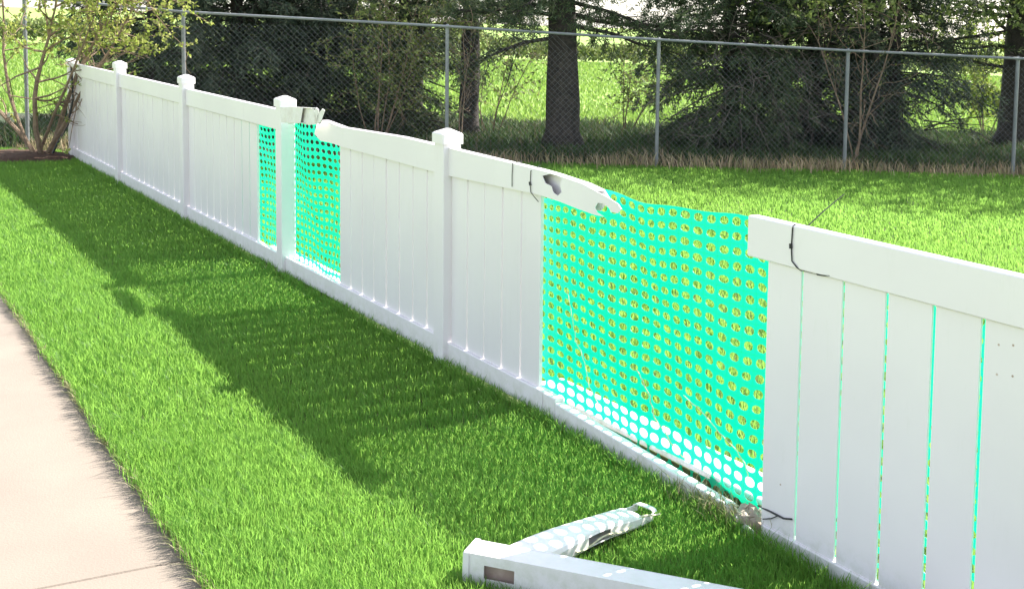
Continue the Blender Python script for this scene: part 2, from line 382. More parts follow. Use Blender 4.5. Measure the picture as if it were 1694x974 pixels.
bk = pf([(757, 244), (890, 281), (930, 293), (962, 303), (985, 314), (995, 330), (980, 350), (960, 346), (925, 332), (890, 322), (757, 283)]); bk[0] = (a, RT); bk[-1] = (a, RB_)
tp = [(a, RT)] + pf([(890, 281), (915, 288), (930, 293), (962, 304), (985, 316)])
bt = [(a, RB_)] + pf([(890, 322), (925, 333), (960, 347)])
tr_ = hollow(ff, [hole], bk, [(p[0], p[1] + .001) for p in tp], [(p[0], p[1] - .001) for p in bt], 0, .045, 'top_rail')
tr_['label'] = 'snapped sagging top rail with a hole in its face'

# ------------------------------------------------------------------ hanging panel on the right (its post has snapped off)
pl = empty('fence_panel', tuple(W(-2.8, .02, 0)), 'white vinyl fence panel with wide board gaps nearest the camera on the right', 'fence panel')
rl = fen(1237, 400)[0]; S2 = -2 * SP - .3
tR = 1.113
b = MB(); b.box(S2, rl, 0, .047, tR - .142, tR, ch=.004); b.build('top_rail', M_vinyl, pl)
b = MB(); b.box(S2, fen(1262, 700)[0] - .004, .003, .044, -.03, .05, ch=.004); b.build('bottom_rail', M_vinyl, pl)
b = MB(); ed = [fen(x, 640)[0] for x in (1261, 1317, 1385, 1457, 1535, 1617)]
while ed[-1] > S2: ed.append(ed[-1] - .176)
for i, (e0, e1) in enumerate(zip(ed[:-1], ed[1:])):
    g = (.007, .009, .012, .013, .015)[min(i, 4)] if i else .010
    b.box(e1 + g / 2, e0 - (g / 2 if i else 0), .013, .021, .02, tR - .1, ch=.002)
bp = b.build('board_panel', M_vinyl, pl)
for x, y in ((1652, 570), (1676, 571), (1649, 619), (1675, 622), (1291, 801)):
    s, h = fen(x, y, .0125); b = MB()
    V = [W(s + .0035 * math.cos(t), .0122, h + .0035 * math.sin(t)) for t in np.linspace(0, 2 * math.pi, 9)[:-1]]; V += [W(s + .0035 * math.cos(t), .0136, h + .0035 * math.sin(t)) for t in np.linspace(0, 2 * math.pi, 9)[:-1]]
    b.add(V, [tuple(range(8)), tuple(range(15, 7, -1))] + [(i, 8 + i, 8 + (i + 1) % 8, (i + 1) % 8) for i in range(8)])
    b.build('screw_hole', M_pink, bp)

# ------------------------------------------------------------------ green barrier netting
def netting(s0, s1, topf, botf, offf, label, group='green safety netting behind the gaps', cw=.066, chh=.0525):
    nc = int((s1 - s0) / cw); H = 1.06; nr = 20; V = []; Fc = []
    def P(i, j):
        s = s0 + (s1 - s0) * i / nc; t = j / nr
        h = botf(s) + (topf(s) - botf(s)) * t
        s_ = s + .010 * math.sin(5 * h + 2 * s)
        return W(s_, offf(s, h), h + .006 * math.sin(7 * s + 3 * h) + .004 * math.sin(17 * s - 6 * h))
    bd = [(0, 0), (1 / 3, 0), (2 / 3, 0), (1, 0), (1, 1 / 3), (1, 2 / 3), (1, 1), (2 / 3, 1), (1 / 3, 1), (0, 1), (0, 2 / 3), (0, 1 / 3)]
    for i in range(nc):
        for j in range(nr):
            k = len(V)
            for x, y in bd: V.append(P(i + x, j + y))
            # long oval hole
            lo_ = max(0, 1 - j / 3.5)
            rx = .37 + .055 * lo_ + random.uniform(-.02, .02); ry = .30 + .095 * lo_ + random.uniform(-.025, .025)
            for x, y in bd:
                t = math.atan2(y - .5, x - .5)
                V.append(P(i + .5 + rx * math.cos(t), j + .5 + ry * math.sin(t)))
            Fc += [(k + q, k + (q + 1) % 12, k + 12 + (q + 1) % 12, k + 12 + q) for q in range(12)]
    sm = (s0 + s1) / 2
    o = mk('safety_netting', V, Fc, M_net, origin=W(sm, offf(sm, .5), 0))
    sd = o.modifiers.new('thick', 'SOLIDIFY'); sd.thickness = .0018
    tag(o, label, 'netting', group); return o
tL = fen(985, 312, .06); tRt = fen(1240, 365, .06)
def top1(s):
    if s > tL[0]: return 1.06
    if s < tRt[0]: return 1.085
    t = (tL[0] - s) / (tL[0] - tRt[0]); return tL[1] + (tRt[1] - tL[1]) * t - .010 * math.sin(math.pi * t)
def bot1(s): return .050 + .008 * math.sin(4 * s) - .035 * min(1, max(0, (-1.05 - s) / 1.0))
def off1(s, h): return .058 + .014 * (1 + math.sin(3.1 * s + 2.2 * h)) + .010 * (1 + math.sin(9 * s - 5 * h)) + .03 * max(0, .35 - h)
netting(-4.7, -.80, top1, bot1, off1, 'bright green plastic netting stretched across the widest gap and behind the nearest panel')
def bot2(s): return .09 + .02 * math.sin(6 * s)
def off2(s, h): return .055 + .02 * (1 + math.sin(7 * s + 3 * h)) + .02 * max(0, math.sin(3 * h)) * (1 + math.sin(9 * s))
netting(fen(560, 300)[0] - .12, fen(424, 300)[0] + .45, lambda s: 1.06, bot2, off2, 'smaller bright green netting in the two narrow gaps beside the far post')

# ------------------------------------------------------------------ loose pieces behind and on the net
def lying_box(name, A, B, wd, ht, lab, cat, material=M_vinyl, tilt=.0):
    A, B = np.array(A, float), np.array(B, float); d = B - A; L = np.linalg.norm(d); d /= L
    sd_ = np.cross(d, [0, 0, 1.]); sd_ /= np.linalg.norm(sd_); up = np.cross(sd_, d)
    sd2 = sd_ * math.cos(tilt) + up * math.sin(tilt); up2 = np.cross(sd2, d)
    fr = lambda s, n, h: A + d * s + sd2 * n + up2 * h
    b = MB(); b.box(0, L, -wd / 2, wd / 2, 0, ht, fr=fr, ch=min(.004, ht / 4))
    o = b.build(name, material, origin=A); tag(o, lab, cat); return o
def Wg(s, n, z): return W(s, n, z)
lying_box('fallen_board', Wg(-.70, .18, .055), Wg(-2.42, .20, .058), .19, .022, 'white board lying flat on the lawn behind the widest gap, seen through the netting', 'board')
lying_box('fallen_board', Wg(2.95, .17, .055), Wg(1.30, .15, .06), .13, .022, 'white board lying on the lawn behind the two narrow gaps by the far post', 'board')

# black wire ties
def wire(name, pts, r, lab, cat='wire tie', extra=()):
    b = MB(); b.tube(pts, r, 6)
    for e in extra: b.tube(e[0], e[1], 6)
    o = b.build(name, M_black, origin=np.array(pts[0])); tag(o, lab, cat); return o
def onf(px, py, off=-.004): s, h = fen(px, py, off); return W(s, off, h)
wire('wire_tie', [W(fen(848, 270)[0], .05, RT + .005), onf(848, 270), onf(847, 290), onf(847, 309)], .0018, 'thin wire tie without a knot, left of the pair round the snapped top rail')
wire('wire_tie', [W(fen(878, 283)[0], .05, RT + .005), onf(878, 283), onf(877, 304), onf(878, 318), onf(884, 326), onf(891, 334, .008)], .0019, 'black wire tie with a knot round the top rail just above the netting edge',
     extra=[([onf(876, 301, -.006), onf(877, 307, -.006)], .005)])
kn = onf(1333, 377, .03); tipw = colx(1397, kn[1] + .12); tipw[2] = 0
d = ray(1397, 321); t = (kn[1] + .10) / d[1]; tipw = CAM + d * t
wire('wire_tie', [kn + np.array([0, 0, -.002]), onf(1313, 373, .005) + np.array([0, 0, .003]), onf(1311, 378), onf(1309, 408), onf(1310, 432), onf(1318, 442), onf(1326, 448, .008)], .0024,
     'black wire tie round the nearest panel top rail with a long tail sticking up', extra=[([onf(1308, 403, -.006), onf(1308, 411, -.006)], .0055), ([kn, kn * .55 + tipw * .45 + np.array([0, 0, .004]), tipw], [.0022, .002, .0014]), ([kn + np.array([-.004, 0, 0]), kn + np.array([.006, 0, 0])], .005)])
wire('zip_tie', [onf(1325, 446, .009), onf(1350, 452, .007), onf(1370, 454, .006), onf(1389, 456, .010)], .0035, 'short black cable tie threaded across the first gap under the nearest panel rail', 'cable tie', extra=[([onf(1352, 453, .005), onf(1374, 456, .004)], .0048)])
wire('zip_tie', [onf(1254, 836, .02), onf(1275, 846, .007), onf(1296, 857, .005), onf(1310, 858, .009)], .0032, 'black cable tie at the lower corner of the nearest panel', 'cable tie', extra=[([onf(1262, 858, .006), onf(1276, 857, .005), onf(1288, 852, .005)], .0022)])

# cords
def cord(pts, r, lab):
    P = [np.array(p) for p in pts]; Q = []
    for i in range(len(P) - 1):
        for k in range(4):
            t = k / 4; q = P[i] * (1 - t) + P[i + 1] * t; Q.append(q + np.array([random.uniform(-1, 1), random.uniform(-1, 1), random.uniform(-1, 1)]) * r * 1.3)
    Q.append(P[-1]); b = MB(); b.tube(Q, r, 5); o = b.build('cord', M_cord, origin=Q[0]); tag(o, lab, 'cord')
cord([onf(x, y, .004 + .02 * (i % 2)) for i, (x, y) in enumerate([(893, 684), (915, 694), (940, 707), (962, 712), (985, 728), (1010, 737), (1040, 755), (1075, 768), (1105, 781), (1130, 797), (1150, 806), (1180, 828), (1205, 834), (1222, 836)])], .0028, 'pale frayed cord lying along the lower rail under the netting')
cord([onf(x, y, .045) for x, y in [(1052, 610), (1062, 628), (1075, 655), (1082, 690), (1100, 715), (1118, 742), (1140, 765)]], .0024, 'pale cord hanging slanting over the middle of the big netting')
cord([onf(x, y, .045) for x, y in [(938, 480), (946, 520), (952, 560), (968, 600), (975, 640), (990, 668)]], .0018, 'pale thin cord hanging over the left side of the big netting')
cord([onf(x, y, .045) for x, y in [(1130, 652), (1160, 680), (1190, 715), (1215, 740), (1232, 765), (1240, 800)]], .0019, 'pale cord running down the lower right corner of the big netting')
cord([onf(x, y, -.02) for x, y in [(1216, 838), (1225, 850), (1236, 868), (1246, 878)]], .0032, 'short pale cord dropping onto the rubble at the broken post')

# rubble at broken post footing
def rock(name, c, r, lab, group=None, seed=0):
    rr = random.Random(seed); b = MB(); n1, n2 = 7, 10; V = []
    for i in range(n1 + 1):
        t = math.pi * i / n1
        for k in range(n2):
            p = 2 * math.pi * k / n2; q = 1 + .3 * math.sin(3 * t + 2 * p + seed) * rr.uniform(.3, 1) + rr.uniform(-.12, .12)
            V.append(c + np.array([r[0] * q * math.sin(t) * math.cos(p), r[1] * q * math.sin(t) * math.sin(p), r[2] * q * math.cos(t)]))
    Fc = [(i * n2 + k, i * n2 + (k + 1) % n2, (i + 1) * n2 + (k + 1) % n2, (i + 1) * n2 + k) for i in range(n1) for k in range(n2)]
    o = mk(name, V, Fc, M_rubble, origin=c); tag(o, lab, 'rubble', group)
g0 = gnd(1228, 872); rock('concrete_lump', g0 + np.array([.02, .0, .025]), (.055, .06, .05), 'pale concrete lump at the foot of the nearest panel edge', seed=2)
g0 = gnd(1250, 880); rock('concrete_lump', g0 + np.array([0, .0, .03]), (.035, .03, .04), 'smaller brownish concrete lump touching the nearest panel edge', seed=5)
b = MB(); s = -SP
b.plate([(s - .045, -.05), (s + .045, -.05), (s + .045, .045), (s + .03, .07), (s + .01, .05), (s - .01, .065), (s - .03, .04), (s - .045, .05)], [], .066, .07, W)
b.plate([(s - .045, -.05), (s + .045, -.05), (s + .045, .05), (s + .02, .02), (s, .04), (s - .045, .03)], [], -.03, -.026, W)
o = b.build('post_stump', M_torn, origin=W(s, .02, 0)); tag(o, 'jagged stump of the snapped white post in the grass by the nearest panel', 'stump')

# ------------------------------------------------------------------ fallen post with its rail
A = gnd(793, 893, .10); B = gnd(1200, 969, .10)
dv = (B - A); dv /= np.linalg.norm(dv); sd = np.array([-dv[1], dv[0], 0]); sd /= np.linalg.norm(sd)   # sd points away from camera
if sd[1] < 0: sd = -sd
upv = np.cross(dv, sd); upv = upv if upv[2] > 0 else -upv
PW = .10
A0 = A - sd * PW - upv * (PW) ; 
def FP(s, n, h): return A0 + dv * s + sd * n + upv * (h + .002)
fp_ = empty('fallen_post', tuple(FP(0, .05, 0)), 'snapped white square fence post lying on the lawn in the foreground', 'fence post')
LP = 1.95
b = MB(); hs0 = .055; hs1 = .155
b.plate([(0, 0), (LP, 0), (LP, PW), (0, PW)], [[(hs0, .025), (hs1, .025), (hs1, .068), (hs0, .068)]], 0, .004, FP)
b.plate([(0, 0), (LP, 0), (LP, PW), (0, PW)], [], PW - .004, PW, FP)
fr2 = lambda s, n, h: FP(s, h, n)
b.plate([(0, .0045), (LP, .0045), (LP, PW - .0045), (0, PW - .0045)], [], PW - .004, PW - .0005, fr2)
b.plate([(0, .0045), (LP, .0045), (LP, PW - .0045), (0, PW - .0045)], [], .0005, .004, fr2)
b.build('post_tube', M_vinyl, fp_)
b = MB(); e = .004
rg = lambda s, q: [FP(s, -q + e, -q), FP(s, PW + q - e, -q), FP(s, PW + q, -q + e), FP(s, PW + q, PW + q - e), FP(s, PW + q - e, PW + q), FP(s, -q + e, PW + q), FP(s, -q, PW + q - e), FP(s, -q, -q + e)]
V = rg(.005, .0035) + rg(-.012, .0035) + rg(-.018, -.004) + rg(-.03, -.042)
b.add(V, [(i * 8 + j, i * 8 + (j + 1) % 8, (i + 1) * 8 + (j + 1) % 8, (i + 1) * 8 + j) for i in range(3) for j in range(8)] + [tuple(range(24, 32))])
b.build('post_cap', M_vinyl, fp_)
b = MB(); b.box(hs0 - .01, hs1 + .01, .03, .034, .01, .085, fr=FP); b.build('mortise_shade_plate', M_pink, fp_)  # plate added behind the mortise, the hollow's shade painted in its brown
# the rail lying against it: bent hollow box with torn end
Ra = gnd(905, 908, .05); Rb = gnd(1070, 836, .05)
rd = Rb - Ra; RL = np.linalg.norm(rd[:2]); rd = np.array([rd[0], rd[1], 0]) / RL
rs = np.array([rd[1], -rd[0], 0])       # to the right/near side
nseg = 26
b = MB(); V = []; Fc = []; prof_n = 14
for i in range(nseg + 1):
    t = i / nseg; s = -.12 + (RL + .12) * t
    wd = .072 - .032 * t + .004 * math.sin(9 * t); ht = .066 - .026 * t
    base = .012 + .014 * math.sin(math.pi * min(1, t * 1.15))
    c = Ra + rd * s; c[2] = gz(c[0]) + base
    c = c + rs * (.006 * math.sin(3 * t))
    k = 0
    for q in range(prof_n):
        a_ = 2 * math.pi * q / prof_n + math.pi / prof_n
        ca, sa_ = math.cos(a_), math.sin(a_)
        ca = math.copysign(abs(ca) ** .45, ca); sa_ = math.copysign(abs(sa_) ** .45, sa_)
        V.append(c + rs * wd * ca + np.array([0, 0, 1]) * (ht * .5 + ht * .5 * sa_))
for i in range(nseg):
    for q in range(prof_n):
        a_ = 2 * math.pi * (q + 1) / prof_n; x, y = math.cos(a_), math.sin(a_); t = i / nseg
        if t > .83 and y > .35 and t < .96: continue
        if t >= .96 and (y < -.2 or (x > .3 and y < .3)): continue                      # torn open top near the end
        if .30 < t < .70 and x > .6 and -.45 < y < .1 + .3 * math.sin(17 * t): continue   # ragged tear on the near side
        Fc.append((i * prof_n + q, i * prof_n + (q + 1) % prof_n, (i + 1) * prof_n + (q + 1) % prof_n, (i + 1) * prof_n + q))
fr_ = mk('fallen_rail', V, Fc, M_vinyl, origin=np.array([Ra[0], Ra[1], gz(Ra[0])]))
md = fr_.modifiers.new('thick', 'SOLIDIFY'); md.thickness = .0035
tag(fr_, 'short torn piece of white hollow rail lying on the lawn against the fallen post', 'fence rail')
b = MB()
for i in range(6, 20):
    t = i / nseg; s = -.03 + (RL + .03) * t; c = Ra + rd * s; c[2] = gz(c[0]) + .05 + .02 * math.sin(math.pi * t)
    if i % 1 == 0:
        pass
# pale cord along the near side of the rail
P = []
for i in range(4, 27):
    t = i / nseg; s = -.03 + (RL + .03) * t; c = Ra + rd * s + rs * (.075 - .024 * t + .006 * math.sin(14 * t)); c[2] = gz(c[0]) + .045 + .008 * math.sin(17 * t); P.append(c)
b = MB(); b.tube(P, .0035, 5); o = b.build('cord', M_cord, origin=P[0]); tag(o, 'pale yellowish cord trailing along the torn fallen rail', 'cord')

# ------------------------------------------------------------------ chain-link fence
CLX = [-5.6] + []
cf = empty('chain_link_fence', (2, cl(2), gz(2)), 'tall grey galvanised chain-link fence with slim posts and a top rail along the tree line', 'fence')
tops = []
for px, py in [(40, -4), (303, 20), (740, 44), (1090, 66), (1403, 84), (1684, 97), (1935, 108)]:
    # intersect column with chain line
    d = ray(px, py); t = 15.056 / (d[1] - .078 * d[0]); P = CAM + d * t; tops.append(P)
for P in tops:
    b = MB(); b.tube([(P[0], P[1], gz(P[0]) - .05), (P[0], P[1], P[2] - .005)], .024, 10); po = b.build('post', M_galv, cf, smooth=False)
    b = MB(); b.tube([(P[0], P[1], P[2] - .03), (P[0], P[1], P[2] + .012), (P[0], P[1], P[2] + .03)], [.029, .029, .010], 10); b.build('post_cap', M_galv, po)
b = MB(); ext = tops[0] + (tops[0] - tops[1])
b.tube([ext] + [p + np.array([0, -.045, 0]) for p in tops], .017, 8); b.build('top_rail', M_galv, cf)
def toph(X):
    for p, q in zip(tops[:-1], tops[1:]):
        if X <= q[0] or q is tops[-1]:
            t = (X - p[0]) / (q[0] - p[0]); return p[2] + (q[2] - p[2]) * t
b = MB(); st = .072
X = -7.5
x1 = tops[-1][0]
Vs = []
while X < x1 + 1.6:
    for sg in (1, -1):
        # wire rising with slope sg
        P = np.array([X, 0, 0]); hh = 1.62
        xa, xb = X, X + sg * hh
        za, zb = gz(xa) + .02, gz(xb) + hh
        # clip to rail height and extents
        N_ = 9; pts = []
        for k in range(N_):
            t = k / (N_ - 1); xx = xa + (xb - xa) * t; zz = za + (zb - za) * t
            if xx < -8 or xx > x1 or zz > toph(xx) - .01: continue
            pts.append((xx, cl(xx) - .03 + .003 * sg * (1 if k % 2 else -1), zz))
        if len(pts) > 1: b.tube([pts[0], pts[-1]], .0010, 3, cap=False)
    X += st
b.build('mesh_fabric', M_wire, cf)

# ------------------------------------------------------------------ vegetation generators
def unit(v): return v / (np.linalg.norm(v, axis=-1, keepdims=True) + 1e-9)
def blades(P, hgt, wid, lean, rng, bend=.5, segs=2):
    N = len(P); az = rng.uniform(0, 2 * np.pi, N); la = rng.uniform(0, 2 * np.pi, N)
    sdv_ = np.stack([np.cos(az), np.sin(az), np.zeros(N)], 1)
    ld = np.stack([np.cos(la), np.sin(la), np.zeros(N)], 1) + np.array([-.25, -.1, 0])
    ln = (lean * rng.uniform(.1, 1, N))[:, None] * hgt[:, None]
    up = np.array([0, 0, 1.])
    b0 = P; m1 = P + up * (hgt * .55)[:, None] + ld * ln * .3; t1 = P + up * (hgt * (1 - .25 * bend))[:, None] + ld * ln
    w2 = (wid / 2)[:, None]
    V = np.stack([b0 - sdv_ * w2 * .8, b0 + sdv_ * w2 * .8, m1 + sdv_ * w2, m1 - sdv_ * w2, t1], 1)
    return V, [(0, 1, 2, 3), (3, 2, 4)]
def noise2(x, y, s, seed=0):
    v = 0
    r = np.random.default_rng(seed)
    for k in range(6):
        a = r.uniform(0, 2 * np.pi); f_ = s * r.uniform(.6, 2.2); ph = r.uniform(0, 6.28)
        v = v + np.sin((x * np.cos(a) + y * np.sin(a)) * f_ + ph)
    return v / 6
def fence_coords(x, y):
    dx, dy = x - P0[0], y - P0[1]
    return dx * FU[0] + dy * FU[1], dx * FN[0] + dy * FN[1]
def sw_q(x, y): return (x - sb[0]) * snv[0] + (y - sb[1]) * snv[1]
def visible(x, y, z, margin=60):
    v = np.stack([x, y, z], 1) - CAM; zc = v @ FWD
    px = CX + FOC * (v @ RIGHT) / zc; py = CY - FOC * (v @ UP) / zc
    return (zc > .5) & (px > -margin) & (px < IW + margin) & (py < IH + margin * 2.5) & (py > -400)
def carve(x, y):
    """keep grass out of the things lying on it"""
    v = np.stack([x, y], 1) - A0[:2]; s = v @ dv[:2]; n_ = v @ sd[:2]
    k = (s > -.03) & (s < LP) & (n_ > -.002) & (n_ < PW + .002)
    v = np.stack([x, y], 1) - Ra[:2]; s = v @ rd[:2]; n_ = v @ rs[:2]
    k |= (s > 0) & (s < RL - .02) & (np.abs(n_) < .055)
    fs, fn_ = fence_coords(x, y)
    k |= (fn_ > -.012) & (fn_ < .05)
    k |= (fs < -.6) & (fs > -2.5) & (fn_ > .05) & (fn_ < .29)
    k |= (fs > 1.2) & (fs < 3.0) & (fn_ > .08) & (fn_ < .23)
    return ~k
# near lawn, by distance band
allV = []
for (y0, y1, dens, wd) in ((2.6, 5.0, 26000, .0027), (5.0, 8.0, 14000, .0036), (8.0, 15.3, 7000, .0052)):
    n_ = int(dens * (y1 - y0) * 9); x = RNG.uniform(-7, 2, n_); y = RNG.uniform(y0, y1, n_)
    fs, fn_ = fence_coords(x, y); q = sw_q(x, y)
    k = (fn_ < 0) & (q < .010 + .022 * noise2(x, y, 9, 21) + .012 * RNG.normal(size=n_)) & (y < cl(x)) & visible(x, y, gz(x)) & carve(x, y)
    k &= ~(((x - mc[0] + .15) / .68) ** 2 + ((y - mc[1]) / .48) ** 2 < 1)
    x, y, q = x[k], y[k], q[k]; fn_ = fn_[k]; N = len(x)
    hn = noise2(x, y, 7, 3); h2 = noise2(x, y, 28, 5)
    h = (.055 + .015 * hn + .012 * h2) * RNG.uniform(.55, 1.25, N)
    h *= np.where(q > -.35, 1.10, 1.0) * np.where(q > -.06, 1.05 + .25 * hn, 1.0) * np.where(fn_ > -.07, 1.35, 1.0)
    V_, Fb = blades(np.stack([x, y, gz(x) - .012], 1), h, wd * RNG.uniform(.7, 1.3, N), .55 + .25 * h2, RNG); allV.append(V_)
VV = np.concatenate(allV); o = mk_uniform('lawn_grass', VV, 5, Fb, M_grass, origin=np.array([-1, 6, 0.])); tag(o, kind='stuff', label='dense bright green mown grass between the sidewalk and the white fence', cat='grass')
# straw-coloured dead blades hanging over the sidewalk edge
N = 2600; t_ = RNG.uniform(-1.5, 6.5, N); q_ = -.015 + np.abs(RNG.normal(0, .012, N)); x = sb[0] + sdv[0] * t_ + snv[0] * q_; y = sb[1] + sdv[1] * t_ + snv[1] * q_
V_, Fb = blades(np.stack([x, y, gz(x) - .02], 1), RNG.uniform(.02, .06, N), .003 * RNG.uniform(.7, 1.5, N), 1.3, RNG)
V_[:, 4] += np.append(snv, -.2) * (.03 * RNG.random(N))[:, None]; V_[:, 2:4] += (np.append(snv, -.1) * (.012 * RNG.random(N))[:, None])[:, None]
o = mk_uniform('dead_grass', V_, 5, Fb, M_straw2, origin=np.array([-1, 4, 0.])); tag(o, kind='stuff', label='pale dead grass blades along the sidewalk edge', cat='dead grass')
ts_ = RNG.normal(-2.12, .10, 420); tn_ = RNG.normal(-.01, .035, 420); tx = P0[0] + FU[0] * ts_ + FN[0] * tn_; ty = P0[1] + FU[1] * ts_ + FN[1] * tn_
V_, Fb = blades(np.stack([tx, ty, gz(tx)], 1), RNG.uniform(.04, .12, 420), .003 * RNG.uniform(.7, 1.5, 420), 1.0, RNG)
o = mk_uniform('straw_tuft', V_, 5, Fb, M_straw2, origin=W(-2.12, 0, 0)); tag(o, kind='stuff', label='pale straw and dead grass round the broken post footing', cat='dead grass')
# lawn beyond the fence
allV = []
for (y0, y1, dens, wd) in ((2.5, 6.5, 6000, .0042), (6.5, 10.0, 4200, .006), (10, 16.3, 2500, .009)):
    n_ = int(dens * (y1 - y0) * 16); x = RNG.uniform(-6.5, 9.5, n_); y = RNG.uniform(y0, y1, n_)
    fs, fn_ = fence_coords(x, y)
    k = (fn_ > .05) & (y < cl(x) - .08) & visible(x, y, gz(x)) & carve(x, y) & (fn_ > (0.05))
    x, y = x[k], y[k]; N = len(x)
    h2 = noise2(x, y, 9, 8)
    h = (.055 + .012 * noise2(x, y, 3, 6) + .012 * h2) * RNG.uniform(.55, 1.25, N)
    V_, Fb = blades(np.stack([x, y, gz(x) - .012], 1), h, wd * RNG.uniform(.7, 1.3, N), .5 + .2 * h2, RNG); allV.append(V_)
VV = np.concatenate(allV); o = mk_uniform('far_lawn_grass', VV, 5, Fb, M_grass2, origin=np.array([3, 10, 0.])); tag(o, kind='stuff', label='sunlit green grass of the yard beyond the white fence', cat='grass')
# dry grass strip at the chain-link foot
N = 14000; x = RNG.uniform(-6, 9.5, N); y = cl(x) + RNG.normal(.16, .26, N); k = RNG.random(N) < (.55 + .45 * noise2(x, y, 2.2, 9)); x, y = x[k], y[k]; N = len(x)
h = (.16 + .10 * noise2(x, y, 3, 2)).clip(.06) * RNG.uniform(.4, 1.5, N)
V_, Fb = blades(np.stack([x, y, gz(x) - .012], 1), h, .009 * RNG.uniform(.6, 1.3, N), .8, RNG); o = mk_uniform('dry_grass', V_, 5, Fb, M_straw, origin=np.array([2, 15.3, 0.])); tag(o, kind='stuff', label='brownish dry grass along the foot of the chain-link fence', cat='dry grass')
# weeds under the trees
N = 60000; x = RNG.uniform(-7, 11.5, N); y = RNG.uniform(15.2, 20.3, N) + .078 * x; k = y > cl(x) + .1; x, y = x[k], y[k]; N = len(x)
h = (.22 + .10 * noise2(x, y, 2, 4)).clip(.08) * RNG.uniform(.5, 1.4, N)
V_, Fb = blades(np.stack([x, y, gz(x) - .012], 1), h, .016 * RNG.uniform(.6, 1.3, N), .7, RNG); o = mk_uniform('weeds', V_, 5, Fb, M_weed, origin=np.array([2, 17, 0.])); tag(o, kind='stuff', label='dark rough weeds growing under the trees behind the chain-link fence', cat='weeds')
# crop field blades
N = 90000; y = 20.0 + 36 * RNG.random(N) ** 1.3; x = (RNG.uniform(-.55, .55, N)) * y
h = .12 * RNG.uniform(.5, 1.5, N) * (1 + .4 * noise2(x, y, .8, 3))
V_, Fb = blades(np.stack([x, y, gz(x) - .03], 1), h, .0012 * y * RNG.uniform(.6, 1.3, N), .7, RNG); o = mk_uniform('field_crop', V_, 5, Fb, M_fieldb, origin=np.array([0, 30, 0.])); tag(o, kind='stuff', label='bright green open field seen between the trees', cat='crop field')

def spray(points, dirs, length, width, rng, spread=.9, per=8, drop=.0):
    """small pointed needle sprays / leaves: kites"""
    P = np.repeat(points, per, 0); D = np.repeat(dirs, per, 0); N = len(P)
    D = unit(D + rng.normal(0, spread, (N, 3)) + np.array([0, 0, -drop]))
    A_ = unit(np.cross(D, rng.normal(0, 1, (N, 3))))
    L = (length * rng.uniform(.6, 1.3, N))[:, None]; w_ = (width * rng.uniform(.7, 1.3, N))[:, None] / 2
    P = P + rng.normal(0, length * .25, (N, 3))
    nrm = np.cross(D, A_)
    V = np.stack([P, P + D * L * .45 + A_ * w_ + nrm * w_ * .4, P + D * L, P + D * L * .45 - A_ * w_ + nrm * w_ * .4], 1)
    return V, [(0, 1, 2, 3)]
def path(p, d, L, n_, rng, wob=.1, sag=0.0):
    pts = [np.array(p, float)]; d = np.array(d, float); d = d / np.linalg.norm(d)
    for i in range(n_):
        d = d + rng.normal(0, wob, 3) + np.array([0, 0, -sag]); d = d / np.linalg.norm(d); pts.append(pts[-1] + d * L / n_)
    return pts
